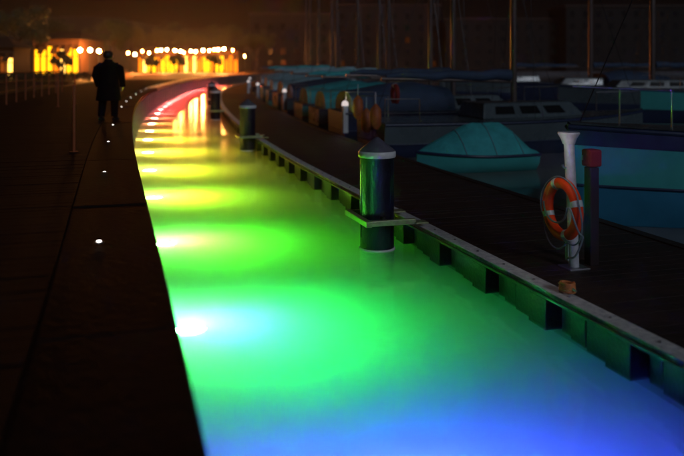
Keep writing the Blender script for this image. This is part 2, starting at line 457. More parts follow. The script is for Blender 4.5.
for i in range(4):
    if PL[i] is None:
        q_, d, n = RC.at(RC.s_at_y(43.5), -.42); loc = (q_.x, q_.y)
    else: loc = PL[i]
    o = pp if i == 0 else copy_tree(pp); o.location = (loc[0], loc[1], 0); o['label'] = names[i]
    s_ = min(range(len(RC.p)), key=lambda j: (RC.p[j]-Vector(loc)).length); _, d, n = RC.at(RC.s[s_])
    a = math.atan2(-n.y, -n.x)
    if cc is None: cc = collar((loc[0], loc[1], ZP+.075), a); br = cc
    else: br = copy_tree(cc); br.location = (loc[0], loc[1], ZP+.075); br.rotation_euler.z = a
    br['label'] = ['yellowish steel bracket round the nearest black pile', 'steel bracket round the second black pile',
                   'steel bracket round the third black pile', 'steel bracket round the farthest black pile'][i]

# ------------------------------------------------------------------ life ring station
P0 = Vector((2.25, 7.34, ZP))
_, d0, n0 = RC.at(RC.s_at_y(7.3))
ang = math.atan2(-n0.y, -n0.x)          # local x faces the channel, local y follows the pontoon
st = thing('life_ring_post', 'white post with flared top that carries the orange life ring', 'post', (P0.x-.01, P0.y, ZP), ang)
MB().tube([(0, 0, 0), (.02, .0, .6), (.055, .0, 1.22)], .05, 16).build('shaft', M['postgrey'], st, True)
MB().lathe([(.0, 0), (.058, 0), (.075, .05), (.105, .1), (.1, .115), (0, .12)], (.058, 0, 1.2), 24).build('flared_head', M['postgrey'], st, True)
MB().box((0, 0, .008), (.22, .22, .016)).build('base_plate', M['steel'], st, bevel=.003)
MB().tube([(.03, 0, .98), (.11, 0, .97), (.13, 0, 1.0)], .01, 8).build('hook', M['steel'], st, True)
MB().box((.058, -.03, .18), (.006, .05, .22)).build('reflective_strip', M['tape'], st)
rg = thing('life_ring', 'orange life ring with pale bands and rope hanging on the white post', 'life ring', (P0.x-.01-n0.x*.13, P0.y-n0.y*.13, ZP+.575), ang)
RM, RT = .25, .054
tor = [(0, RM*math.cos(2*math.pi*i/56), RM*math.sin(2*math.pi*i/56)) for i in range(56)]
MB().tube(tor, RT, 18, closed=True).build('ring', M['orange'], rg, True)
for a0 in (20, 110, 200, 290):
    seg = [(0, RM*math.cos(R(a0+x)), RM*math.sin(R(a0+x))) for x in range(-6, 7, 3)]
    MB().tube(seg, RT+.003, 18).build('band', M['tape'], rg, True)
rp = []
for i in range(97):
    th = 360*i/96; q4 = ((th-20) % 90)/90; bulge = math.sin(math.pi*q4)
    rr = RM+RT+.006+.05*bulge
    sag = -.05*bulge if rr else 0
    rp.append((.02, rr*math.cos(R(th)), rr*math.sin(R(th))+sag))
MB().tube(rp, .008, 8).build('grab_rope', M['rope_dim'], rg, True)
# line hanging in loops on the channel side
lp = []
for i in range(60):
    u = i/59
    lp.append((.06+.02*math.sin(u*9), .2+.19*math.sin(u*math.pi)*1.0, .05-.5*u+.03*math.sin(u*14)))
MB().tube(lp, .009, 8).build('throwing_line', M['rope_dim'], rg, True)
lp2 = [(.08, .2*math.cos(R(a_)), .05+.17*math.sin(R(a_))) for a_ in range(180, 361, 12)]
MB().tube(lp2, .009, 8).build('rope_loop', M['rope_dim'], rg, True)
# red hose cabinet behind
q5 = P0 + Vector((.2, .12, 0))
rc = thing('fire_point', 'dark red fire cabinet standing just right of the life ring', 'cabinet', (q5.x, q5.y, ZP), ang)
MB().box((0, 0, .48), (.1, .11, .96)).build('pedestal', M['darkpost'], rc, bevel=.01)
MB().box((0, 0, 1.05), (.14, .15, .17)).build('red_box', M['redbox'], rc, bevel=.02)
MB().box((.0715, 0, 1.05), (.006, .11, .11)).build('box_door', M['redbox'], rc, bevel=.004)
MB().box((.08, -.035, 1.05), (.012, .012, .05)).build('handle', M['steel'], rc)
lamp('ring_fill_light', 'POINT', (.45, .22, 1.25), 2.2, (1, .82, .78), .04, st)  # bare point light added in front of the post to brighten the ring

# cleat with orange rope on the edge
q6, d6, n6 = RC.at(RC.s_at_y(6.55), .14)
cl = thing('mooring_cleat', 'small cleat with orange rope on the pontoon edge near the life ring', 'cleat', (q6.x, q6.y, ZP+.006), math.atan2(d6.y, d6.x))
for sx in (-.05, .05): MB().tube([(sx, 0, 0), (sx, 0, .05)], .014, 10, rs=[.018, .012]).build('leg', M['steel'], cl, True)
MB().tube([(-.13, 0, .05), (-.06, 0, .058), (.06, 0, .058), (.13, 0, .05)], .014, 10, rs=[.008, .014, .014, .008]).build('horn', M['steel'], cl, True)
cr = [(.09*math.cos(i*.5)*(1-i*.004), .05*math.sin(i*.5), .02+i*.0012) for i in range(60)]
MB().tube(cr, .011, 8).build('rope_coil', mat('orange_rope', (.75, .25, .08), .7, scale=40), cl, True)

# ------------------------------------------------------------------ service pedestals
def pedestal():
    r = thing('service_pedestal', '', 'pedestal', group='white lit service pedestals on the pontoon')
    MB().box((0, 0, .4), (.15, .17, .8)).build('body', M['white'], r, bevel=.02)
    MB().lathe([(.0, 0), (.1, 0), (.1, .03), (.085, .11), (.02, .15), (0, .152)], (0, 0, .8), 20).build('lamp_head', M['headlight'], r, True)
    MB().box((.078, 0, .5), (.006, .1, .2)).build('socket_panel', M['navy'], r)
    MB().box((-.0, -.088, .45), (.09, .006, .6)).build('side_panel', M['orange'], r)
    lamp('glow', 'POINT', (0, 0, 1.02), 1.2, (1, .8, .72), .05, r)
    return r
pd = pedestal()
pdn = ['nearest white service pedestal with orange side at the rear edge of the pontoon', 'second white service pedestal before the pale boat covers',
       'third white service pedestal further along the pontoon', 'fourth white service pedestal on the far curve', 'farthest white service pedestal near the town lights']
for i, y in enumerate([20.3, 30.5, 42, 54, 68]):
    loc = [(.09, 22.1), (-2.55, 33.7), (-5.1, 46.0)][i] if i < 3 else None
    q_, d, n = RC.at(RC.s_at_y(y), PW-.3)
    if loc is None: loc = (q_.x, q_.y)
    o = pd if i == 0 else copy_tree(pd); o.location = (loc[0], loc[1], ZP); o.rotation_euler.z = math.atan2(-n.y, -n.x); o['label'] = pdn[i]

# ------------------------------------------------------------------ boats
def hull_rows(Lh, B, H, bow=1.0, draft=.5, n=15, sheer=.18):
    rows = []
    for i in range(n):
        u = i/(n-1); x = u*Lh
        hb = B/2*(.86+.14*math.sin(min(u/.45, 1)*math.pi/2))*(1-max(0, (u-.45)/.55)**2.2)+.012
        z = H*(1+sheer*max(0, (u-.35)/.65)**1.6)
        dr = -draft*(1-max(0, (u-.7)/.3)**2)
        rows.append((x, hb, z, dr))
    return rows
def make_boat(name, label, loc, rz, Lh=8, B=2.7, H=.95, hull=None, boot=None, mastx=.55, mh=10, cover=None, tent=None,
              stripe=None, boom=True, wheelhouse=False, cabin=True):
    r = thing(name, label, 'boat', loc, rz, None)
    hull = hull or M['gel']; boot = boot or M['blue']
    rows = hull_rows(Lh, B, H)
    zb = .4*H
    def sec(x, hb, z, dr, z0f, z1f):
        pass
    up = []; lo = []
    for (x, hb, z, dr) in rows:
        flare = 1-.12
        m1 = zb*z/H
        up.append([(x, -hb, z), (x, -hb*.985, (z+m1)/2), (x, -hb*.95, m1), (x, hb*.95, m1), (x, hb*.985, (z+m1)/2), (x, hb, z)])
        lo.append([(x, -hb*.955, m1-.012), (x, -hb*.88, .02), (x, -hb*.5, dr*.8), (x, 0, dr), (x, hb*.5, dr*.8), (x, hb*.88, .02), (x, hb*.955, m1-.012)])
    MB().grid(up, closed=True, caps=True).build('hull', hull, r, True)
    MB().grid(lo, closed=True, caps=True).build('lower_hull', boot, r, True)
    for sgn in (-1, 1):
        MB().tube([(x, sgn*(hb+.01), z-.03) for (x, hb, z, dr) in rows], .035, 8).build('rubbing_strake', stripe or M['navy'], r, True)
        MB().tube([(x, sgn*(hb*.955+.008), zb*z/H-.006) for (x, hb, z, dr) in rows], .022, 6).build('waterline_stripe', M['navy'], r, True)
    dkm = MB(); dkm.grid([[(x, -hb+.03, z+.012), (x, 0, z+.05), (x, hb-.03, z+.012)] for (x, hb, z, dr) in rows]); dkm.build('deck', M['gel'], r, True)
    if name == 'teal_cruiser':
        for sgn in (-1, 1):
            bnd = [[(x, sgn*(hb*.995+.004), z*.8), (x, sgn*(hb+.02), z*.88), (x, sgn*(hb+.02), z)] for (x, hb, z, dr) in rows]
            MB().grid(bnd).build('sheer_band', M['navy'], r, True)
    if cabin:
        cx0, cx1 = .34*Lh, .74*Lh; ch = .42
        hb = B*.3
        base = H+.03
        pts0 = [(cx0, -hb), (cx1, -hb*.55), (cx1, hb*.55), (cx0, hb)]
        pts1 = [(cx0+.08, -hb*.86), (cx1-.45, -hb*.45), (cx1-.45, hb*.45), (cx0+.08, hb*.86)]
        MB().add([(x, y, base) for x, y in pts0]+[(x, y, base+ch) for x, y in pts1],
                 [(3, 2, 1, 0), (4, 5, 6, 7), (0, 1, 5, 4), (1, 2, 6, 5), (2, 3, 7, 6), (3, 0, 4, 7)]).build('cabin', M['gel'], r, bevel=.04)
        for sgn in (-1, 1):
            for k_ in range(3):
                f = .12+k_*.26
                A = Vector((cx0, sgn*hb, base)).lerp(Vector((cx1, sgn*hb*.55, base)), f); A2 = Vector((cx0, sgn*hb, base)).lerp(Vector((cx1, sgn*hb*.55, base)), f+.19)
                Bq = Vector((cx0+.08, sgn*hb*.86, base+ch)).lerp(Vector((cx1-.45, sgn*hb*.45, base+ch)), f); B2 = Vector((cx0+.08, sgn*hb*.86, base+ch)).lerp(Vector((cx1-.45, sgn*hb*.45, base+ch)), f+.19)
                o_ = Vector((0, sgn*.012, 0))
                MB().add([A.lerp(Bq, .3)+o_, A2.lerp(B2, .3)+o_, A2.lerp(B2, .78)+o_, A.lerp(Bq, .78)+o_], [(0, 1, 2, 3)]).build('cabin_window', M['glassdark'], r)
    if wheelhouse:
        z0 = H+.03; x0, x1 = .3*Lh, .5*Lh; hb = B*.32
        MB().add([(x0, -hb, z0), (x1, -hb, z0), (x1, hb, z0), (x0, hb, z0), (x0+.05, -hb*.9, z0+1.25), (x1-.3, -hb*.9, z0+1.25), (x1-.3, hb*.9, z0+1.25), (x0+.05, hb*.9, z0+1.25)],
                 [(3, 2, 1, 0), (4, 5, 6, 7), (0, 1, 5, 4), (1, 2, 6, 5), (2, 3, 7, 6), (3, 0, 4, 7)]).build('wheelhouse', M['gel'], r, bevel=.03)
        MB().box(((x0+x1)/2-.1, 0, z0+1.29), (x1-x0+.1, B*.66, .06)).build('roof', M['gel'], r, bevel=.02)
        for sgn in (-1, 1):
            for k_ in range(2):
                MB().box((x0+.3+k_*(x1-x0-.5)*.5, sgn*hb*.96, z0+.85), ((x1-x0)*.3, .02, .42)).build('window', M['glassdark'], r)
    # stern rail
    for sgn in (-1, 1):
        rr_ = [(.05, sgn*B*.38, H), (.05, sgn*B*.38, H+.6), (.9, sgn*B*.43, H+.6), (.9, sgn*B*.43, H)]
        MB().tube(rr_, .014, 6).build('stern_rail', M['steel'], r)
    xl, hbl, zl, _ = rows[-1]
    MB().tube([(Lh*.86, -B*.2, zl-.05), (Lh*.86, -B*.2, zl+.5), (Lh*.99, 0, zl+.55), (Lh*.86, B*.2, zl+.5), (Lh*.86, B*.2, zl-.05)], .014, 6).build('bow_rail', M['steel'], r)
    if mh:
        mx = mastx*Lh
        MB().tube([(mx, 0, H), (mx, 0, H+mh*.6), (mx-.03, 0, H+mh)], .08, 12, rs=[(.085, .08, .05), (.13, .12, .08)][name == 'moored_yacht']).build('mast', M['mast'], r, True)
        for z_ in (.45, .72):
            MB().tube([(mx, -B*.3, H+mh*z_), (mx, B*.3, H+mh*z_)], .02, 6).build('spreader', M['mast'], r)
        rg_ = MB()
        rg_.tube([(Lh*.98, 0, zl), (mx, 0, H+mh*.97)], .009, 5); rg_.tube([(.1, 0, H+.05), (mx, 0, H+mh*.99)], .008, 5)
        for sgn in (-1, 1):
            rg_.tube([(mx-.05, sgn*B*.45, H), (mx, sgn*B*.3, H+mh*.45), (mx, sgn*B*.3, H+mh*.72), (mx, 0, H+mh*.97)], .007, 5)
            rg_.tube([(mx+.2, sgn*B*.45, H), (mx, sgn*.03, H+mh*.45)], .007, 5)
        rg_.build('rigging', M['wire'], r)
        if boom:
            bl = mx-.3
            MB().tube([(mx-.08, 0, H+1.0), (mx-bl, 0, H+1.08)], .05, 10).build('boom', M['mast'], r, True)
            sv = [(mx-.12-(bl-.25)*k_/8, 0, H+1.16+.03*math.sin(k_*2.1)) for k_ in range(9)]
            MB().tube(sv, .1, 10, rs=[.17, .15, .14, .135, .12, .115, .1, .09, .05]).build('sail_cover', cover or M['canvas_dark'], r, True)
    if tent:
        # sprayhood and cockpit tent over the stern half
        rw = []
        for k_ in range(7):
            u = k_/6; x = .03*Lh + u*.42*Lh; hgt = .9*(1-.35*abs(u-.6)/.6)-.02*math.sin(k_*3)
            row = []
            for j in range(9):
                a_ = math.pi*j/8; row.append((x, -B*.43*math.cos(a_), H+.02+hgt*(math.sin(a_)**.7 if 0 < j < 8 else 0)))
            rw.append(row)
        MB().grid(rw, caps=True).build('cockpit_tent', tent, r, True)
    return r

def berth(y, gap=.35):
    p, d, n = RC.at(RC.s_at_y(y), PW+gap); return (p.x, p.y, 0), math.atan2(n.y, n.x), d, n
# nearest big boat (stern to the pontoon): near flank starts where the photo shows it
ax = Vector((.972, .235)).normalized(); bow = Vector((3.25, 10.95)); Lc = 9.0; stern = bow+ax*Lc
make_boat('teal_cruiser', 'large boat with teal upper hull and blue lower hull behind the life ring', (stern.x, stern.y, 0), math.atan2(-ax.y, -ax.x),
          Lc, 3.1, 1.2, M['teal'], M['blue'], .42, 11, M['canvas_dark'], None, M['navy'], boom=True)
# covered dinghy
def dinghy(loc, a, Lh=2.6, B=1.45):
    r = thing('covered_dinghy', 'small teal dinghy under a tent shaped teal cover beyond the nearest pile', 'boat', loc, a)
    rows = hull_rows(Lh, B, .36, draft=.2)
    up = [[(x, -h_, z), (x, -h_*.93, z*.5), (x, -h_*.7, .0), (x, 0, dr), (x, h_*.7, .0), (x, h_*.93, z*.5), (x, h_, z)] for (x, h_, z, dr) in rows]
    rows2 = [(Lh-x, h_, z, dr) for (x, h_, z, dr) in rows]
    def flip(rr): return [[(Lh-p[0], p[1], p[2]) for p in row] for row in rr]
    MB().grid(flip(up), closed=True, caps=True).build('hull', M['teal'], r, True)
    for sgn in (-1, 1):
        MB().tube([(x, sgn*(h_+.01), z) for (x, h_, z, dr) in rows2], .03, 8).build('gunwale', M['navy'], r, True)
    ts = []
    for i in range(13):
        u = i/12; x = u*Lh
        u2 = 1-u
        h_ = B/2*(.86+.14*math.sin(min(u2/.45, 1)*math.pi/2))*(1-max(0, (u2-.45)/.55)**2.2)+.02
        if u < .45: z = .42+.6*(u/.45)**.9
        elif u < .78: z = 1.02+.01*math.sin(u*30)
        else: z = 1.02-.55*(u-.78)/.22
        z0 = .37+(.06*(u2-.35)/.65 if u2 > .35 else 0)
        wv = .015*math.sin(i*2.3)
        ts.append([(x, -h_, z0), (x, -h_*.72, z0+(z-z0)*.42+wv), (x, -h_*.3, z0+(z-z0)*.85-wv), (x, 0, z), (x, h_*.3, z0+(z-z0)*.85), (x, h_*.72, z0+(z-z0)*.42), (x, h_, z0)])
    MB().grid(ts, caps=True).build('tent_cover', M['canvas_teal'], r, True)
    for k_ in (4, 7, 10):
        MB().tube([(p_[0], p_[1]*1.01, p_[2]+.008) for p_ in ts[k_]], .007, 5).build('tie_rope', M['rope_dim'], r)
    return r
loc, a, d, n = berth(15.6, .3)
dinghy((loc[0], loc[1], 0), a)

specs = [ # y, L, B, H, hull, boot, mast x, mast h, cover, tent, label
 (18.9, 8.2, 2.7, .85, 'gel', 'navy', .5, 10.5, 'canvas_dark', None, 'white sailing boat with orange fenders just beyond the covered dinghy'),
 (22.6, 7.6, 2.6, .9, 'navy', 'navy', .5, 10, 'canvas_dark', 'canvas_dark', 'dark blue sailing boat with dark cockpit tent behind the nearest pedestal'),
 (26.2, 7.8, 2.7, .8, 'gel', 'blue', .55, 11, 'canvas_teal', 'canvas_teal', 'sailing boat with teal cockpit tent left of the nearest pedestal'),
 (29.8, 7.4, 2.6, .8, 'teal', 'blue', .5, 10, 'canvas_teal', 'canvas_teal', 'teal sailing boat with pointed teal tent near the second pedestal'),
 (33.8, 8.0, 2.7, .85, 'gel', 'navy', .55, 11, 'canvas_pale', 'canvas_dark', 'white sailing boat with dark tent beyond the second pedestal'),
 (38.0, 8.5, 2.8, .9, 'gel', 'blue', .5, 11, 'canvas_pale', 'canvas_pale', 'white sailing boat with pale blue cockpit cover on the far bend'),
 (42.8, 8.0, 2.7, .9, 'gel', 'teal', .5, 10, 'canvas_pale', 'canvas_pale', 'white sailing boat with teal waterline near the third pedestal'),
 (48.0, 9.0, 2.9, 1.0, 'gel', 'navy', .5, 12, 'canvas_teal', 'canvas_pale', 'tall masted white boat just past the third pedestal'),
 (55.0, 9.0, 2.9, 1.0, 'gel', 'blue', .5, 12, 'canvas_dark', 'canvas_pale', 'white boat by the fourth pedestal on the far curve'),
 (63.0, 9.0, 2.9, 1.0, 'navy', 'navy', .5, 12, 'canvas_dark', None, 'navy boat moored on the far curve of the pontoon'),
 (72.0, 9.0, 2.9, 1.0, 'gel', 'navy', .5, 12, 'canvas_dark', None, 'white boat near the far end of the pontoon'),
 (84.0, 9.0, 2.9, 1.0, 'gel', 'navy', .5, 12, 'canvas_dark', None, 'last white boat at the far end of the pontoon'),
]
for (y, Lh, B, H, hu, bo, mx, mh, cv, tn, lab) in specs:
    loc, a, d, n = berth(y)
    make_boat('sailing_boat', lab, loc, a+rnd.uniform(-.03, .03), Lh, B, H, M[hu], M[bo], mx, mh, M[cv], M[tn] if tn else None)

def fender(loc, m, lab, cat='fender'):
    r = thing('fender', lab, cat, loc)
    MB().lathe([(0, -.3), (.06, -.29), (.13, -.2), (.14, 0), (.13, .2), (.06, .29), (.02, .33), (0, .34)], n=16).build('bladder', m, r, True)
    MB().tube([(0, 0, .33), (.0, 0, .62)], .01, 6).build('rope', M['rope'], r)
loc, a, d, n = berth(18.9, .22)
for k_, (o1, z_, mm, lab) in enumerate([(-.9, 1.0, 'fender', 'orange fender hanging at the stern of the white sailing boat, left one'), (-.1, .85, 'fender', 'orange fender in the middle of the white boat stern'),
                                 (.7, 1.15, 'fender', 'highest orange fender on the white boat stern')]):
    fender((loc[0]+d.x*o1, loc[1]+d.y*o1, z_), M[mm], lab)
# red life buoy on the stern rail
lb = thing('horseshoe_buoy', 'red horseshoe buoy on the stern rail of the white sailing boat', 'buoy', (loc[0]+d.x*-.6+n.x*.6, loc[1]+d.y*-.6+n.y*.6, 1.55), a)
MB().tube([(0, .2*math.cos(R(t_)), .22*math.sin(R(t_))) for t_ in range(-60, 241, 15)], .06, 10).build('buoy_foam', M['redbox'], lb, True)
MB().tube([(0, .2*math.cos(R(t_)), .22*math.sin(R(t_))) for t_ in range(80, 101, 5)], .064, 10).build('strap', M['tape'], lb, True)

# second row: another pontoon with boats
s2 = 26.0
pon2 = strip(MB(), RC, 0, RC.len-8, s2, s2+2, -.3, ZP).build('inner_pontoon', M['deck'])
tag(pon2, 'second dark pontoon deeper in the marina', 'pontoon')
sp2 = [(4, 'white yacht with tall mast deep in the marina at the right edge', 'gel'), (8.5, 'dark yacht in the second row behind the large teal boat', 'navy'), (13, 'white yacht in the second row right of the covered dinghy', 'gel'),
       (17.5, 'navy yacht in the second row above the covered dinghy', 'navy'), (22, 'white yacht in the second row above the nearest pile', 'gel'), (27, 'dark teal yacht in the second row, left of the thick mast', 'teal'),
       (33, 'white yacht in the second row behind the blue sailing boat', 'gel'), (40, 'navy yacht in the second row behind the pale covers', 'navy'), (50, 'white yacht in the second row near the far bend', 'gel')]
for k_, (y, lab, hu) in enumerate(sp2):
    p, d, n = RC.at(RC.s_at_y(y), s2-.5)
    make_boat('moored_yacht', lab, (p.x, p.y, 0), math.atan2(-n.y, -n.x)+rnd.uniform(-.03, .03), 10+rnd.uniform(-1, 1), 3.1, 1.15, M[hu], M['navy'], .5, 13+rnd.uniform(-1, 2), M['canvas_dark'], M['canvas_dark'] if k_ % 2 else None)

# ------------------------------------------------------------------ person on the boardwalk
def person(loc, rz):
    r = thing('person', 'person in a dark coat standing on the boardwalk with their back turned', 'person', loc, rz)
    V = [((0, 0, .95), (.155, .12)), ((0, .0, 1.15), (.14, .11)), ((0, .0, 1.36), (.17, .115)), ((0, 0, 1.46), (.085, .08)), ((0, -.005, 1.53), (.055, .058)),
         ((0, -.015, 1.62), (.082, .095)), ((0, -.012, 1.69), (.07, .085)),
         ((-.2, 0, 1.4), (.065, .065)), ((-.27, .01, 1.12), (.048, .05)), ((-.25, -.08, .9), (.036, .036)), ((-.235, -.11, .82), (.03, .042)),
         ((.2, 0, 1.4), (.065, .065)), ((.28, .01, 1.13), (.048, .05)), ((.26, -.09, .9), (.036, .036)), ((.245, -.12, .82), (.03, .042)),
         ((-.1, 0, .86), (.095, .1)), ((-.12, -.02, .48), (.065, .068)), ((-.13, .02, .1), (.042, .045)), ((-.135, -.1, .04), (.04, .03)),
         ((.1, 0, .86), (.095, .1)), ((.13, .0, .48), (.065, .068)), ((.15, .04, .1), (.042, .045)), ((.155, -.08, .04), (.04, .03))]
    E = [(0, 1), (1, 2), (2, 3), (3, 4), (4, 5), (5, 6), (2, 7), (7, 8), (8, 9), (9, 10), (2, 11), (11, 12), (12, 13), (13, 14),
         (0, 15), (15, 16), (16, 17), (17, 18), (0, 19), (19, 20), (20, 21), (21, 22)]
    # fingers
    for s_, wi in ((-1, 10), (1, 14)):
        bx, by, bz = V[wi][0]
        for f in range(4):
            i0 = len(V); yy = by+.03-.02*f
            V.append(((bx, yy, bz-.035), (.011, .011))); V.append(((bx-s_*.006, yy-.004, bz-.07), (.009, .009))); V.append(((bx-s_*.02, yy-.006, bz-.095+.004*abs(f-1)), (.008, .008)))
            E += [(wi, i0), (i0, i0+1), (i0+1, i0+2)]
        i0 = len(V); V.append(((bx-s_*.01, by-.045, bz+.0), (.012, .012))); V.append(((bx-s_*.018, by-.06, bz-.035), (.009, .009))); E += [(wi, i0), (i0, i0+1)]
    me = bpy.data.meshes.new('body'); me.from_pydata([v[0] for v in V], E, []); me.materials.append(M['skin'])
    o = bpy.data.objects.new('body', me); C.objects.link(o); o.parent = r
    sk = o.modifiers.new('skin', 'SKIN'); sk.use_smooth_shade = True
    for i, v in enumerate(V): me.skin_vertices[0].data[i].radius = v[1]; me.skin_vertices[0].data[i].use_root = (i == 0)
    o.modifiers.new('sub', 'SUBSURF').levels = 1; o.modifiers['sub'].render_levels = 2
    def shell(name, prof, m, cx=0, cy=0):
        rows = []
        for (z, rx, ry, yo) in prof:
            rows.append([(cx+rx*math.cos(2*math.pi*j/28)*(1+.02*math.sin(j*1.7+z*9)), cy+yo+ry*math.sin(2*math.pi*j/28)*(1+.02*math.sin(j*2.3+z*7)), z) for j in range(28)])
        return MB().grid(rows, closed=True, caps=False).build(name, m, r, True)
    shell('coat', [(.5, .25, .2, 0), (.6, .245, .195, 0), (.8, .225, .175, 0), (1.0, .205, .155, 0), (1.15, .2, .15, 0), (1.3, .23, .155, 0), (1.41, .225, .14, 0), (1.47, .13, .1, 0), (1.51, .085, .085, 0), (1.55, .08, .085, 0)], M['coat'])
    for s_ in (-1, 1):
        MB().tube([(s_*.06, 0, 1.4), (s_*.16, 0, 1.405), (s_*.235, .0, 1.33), (s_*.28, .01, 1.13), (s_*.262, -.085, .9), (s_*.258, -.1, .865)], .07, 14, rs=[.05, .075, .085, .07, .058, .06]).build('sleeve', M['coat'], r, True)
        MB().tube([(s_*.1, 0, .84), (s_*.125, -.01, .48), (s_*.14, .03, .1)], .08, 14, rs=[.115, .085, .065]).build('trouser_leg', M['coat'], r, True)
        y0 = .03 if s_ < 0 else .04
        MB().tube([(s_*.143, y0+.06, .035), (s_*.145, y0, .05), (s_*.15, y0-.1, .042), (s_*.152, y0-.17, .028)], .05, 12, rs=[.035, .052, .045, .028]).build('shoe', M['iron'], r, True)
    hr = []
    for i in range(9):
        ph = math.pi*.5-i*math.pi*.78/8; zz = 1.665+.115*math.sin(ph); rr = .11*math.cos(ph)
        hr.append([(rr*.9*math.cos(2*math.pi*j/24), .012+rr*1.08*math.sin(2*math.pi*j/24)*(1 if math.sin(2*math.pi*j/24) > 0 else .78), zz+(.0 if math.sin(2*math.pi*j/24) > -.3 else .03*i/8)) for j in range(24)])
    MB().grid(hr, closed=True).build('hair', M['hair'], r, True)
    for s_ in (-1, 1):
        MB().lathe([(0, -.006), (.011, -.004), (.012, 0), (.011, .004), (0, .006)], (s_*.033, -.1, 1.635), 10).build('eye', M['glassdark'], r, True)
        MB().tube([(s_*.088, .0, 1.6), (s_*.094, .01, 1.63), (s_*.088, .005, 1.655)], .014, 8).build('ear', M['skin'], r, True)
    MB().tube([(0, -.105, 1.64), (0, -.125, 1.605), (0, -.11, 1.598)], .012, 8).build('nose', M['skin'], r, True)
    MB().tube([(-.025, -.103, 1.57), (0, -.108, 1.568), (.025, -.103, 1.57)], .005, 6).build('mouth', M['redbox'], r, True)
    return r
pr = person(((108.5-342)/760*16.9, 16.9, ZB), R(172)); pr.scale = (1.1, 1.08, .87)

# ------------------------------------------------------------------ slim posts on the promenade
def sposts():
    r = thing('promenade_post', '', 'post', group='slim steel posts on the promenade')
    MB().lathe([(0, 0), (.06, 0), (.06, .012), (.022, .016), (.022, .93), (.0, .945)], n=16).build('shaft', M['steel_lamplit'], r, True)
    return r
def railing(t0, t1, off, lab):
    r = thing('steel_railing', lab, 'railing')
    n = int((t1-t0)/1.6)
    for i in range(n+1):
        p, d, nn_ = LC.at(t0+(t1-t0)*i/n, off)
        MB().tube([(p.x, p.y, ZB-.02), (p.x, p.y, ZB+.98)], .022, 8).build('post', M['steel_lamplit'], r, True)
    for z in (.98, .7, .42):
        MB().tube([(q_.x, q_.y, ZB+z) for q_ in LC.pts(t0, t1, 1.6, off)], .022 if z > .9 else .01, 8).build('rail', M['steel_lamplit'], r, True)
railing(LC.s_at_y(13.5), LC.s_at_y(36), -3.9, 'steel railing with thin rails along the left side of the boardwalk')
sp = sposts()
for i, (px, py) in enumerate([(74, 152), (58, 107), (75, 104)]):
    Y = 912/(py-66); o = sp if i == 0 else copy_tree(sp); o.location = ((px-342)/760*Y, Y, ZB)
    o['label'] = ['slim steel post on the dark boardwalk left of the person', 'left slim steel post of the distant pair', 'right slim steel post of the distant pair'][i]

# ------------------------------------------------------------------ far promenade: lamps, arcade, trees
def street_lamp(h, m):
    r = thing('street_lamp', '', 'street lamp', group='lamps along the far promenade')
    MB().lathe([(0, 0), (.14, 0), (.14, .3), (.06, .4), (.045, h-.25), (.05, h-.2), (0, h-.2)], n=12).build('pole', M['iron'], r, True)
    pr_ = [(.0, -.2)]+[((.15*math.sin(math.pi*i/10)), -.22*math.cos(math.pi*i/10)) for i in range(1, 10)]+[(0, .22)]
    MB().lathe(pr_, (0, 0, h), 16).build('globe', m, r, True)
    MB().lathe([(.0, .2), (.2, .2), (.06, .34), (0, .36)], (0, 0, h), 12).build('hood', M['iron'], r, True)
    return r
lw = street_lamp(4.2, M['lampwarm']); lw2 = street_lamp(4.2, M['lampwhite'])
def px(x, y, Y, z=None): return ((x-342)/760*Y, Y)
xs = [128, 136, 143, 149, 156, 162, 168, 174, 180, 185, 191, 196, 202, 208, 213, 219, 225, 232, 244]
used = {0: False, 1: False}
g2 = random.Random(3)
for i, x in enumerate(xs):
    Y = 152-abs(i-9)*1.4+g2.uniform(-3, 3)
    kind = 0 if i in (0, 2, 17, 18) or i % 5 == 4 else 1
    src = (lw, lw2)[kind]
    o = copy_tree(src) if used[kind] else src; used[kind] = True
    X, Y = px(x+g2.uniform(-1.2, 1.2), 0, Y); o.location = (X, Y, ZB+g2.uniform(-.35, .25))
    k_ = g2.uniform(.6, 1.6); o.scale = (k_, k_, 1)
    if i == 18: o.location.z = ZB-1.2
    if i < 4: o.location.z -= .5
    o['label'] = 'promenade lamp over the lit arcade, %s from the left' % (['first', 'second']+ORD[2:])[i]
for i, (x, y, Y) in enumerate([(80, 50, 95), (90, 50, 98), (99, 51, 101)]):
    o = copy_tree(lw2); X, Y = px(x, 0, Y); z = CAM_Z+(66-y)*Y/760; o.location = (X, Y, z-4.2)
    o.location.z = max(z-4.2, ZB-1.9); o['label'] = ['left', 'middle', 'right'][i]+' lamp of the three beside the bright pavilion'

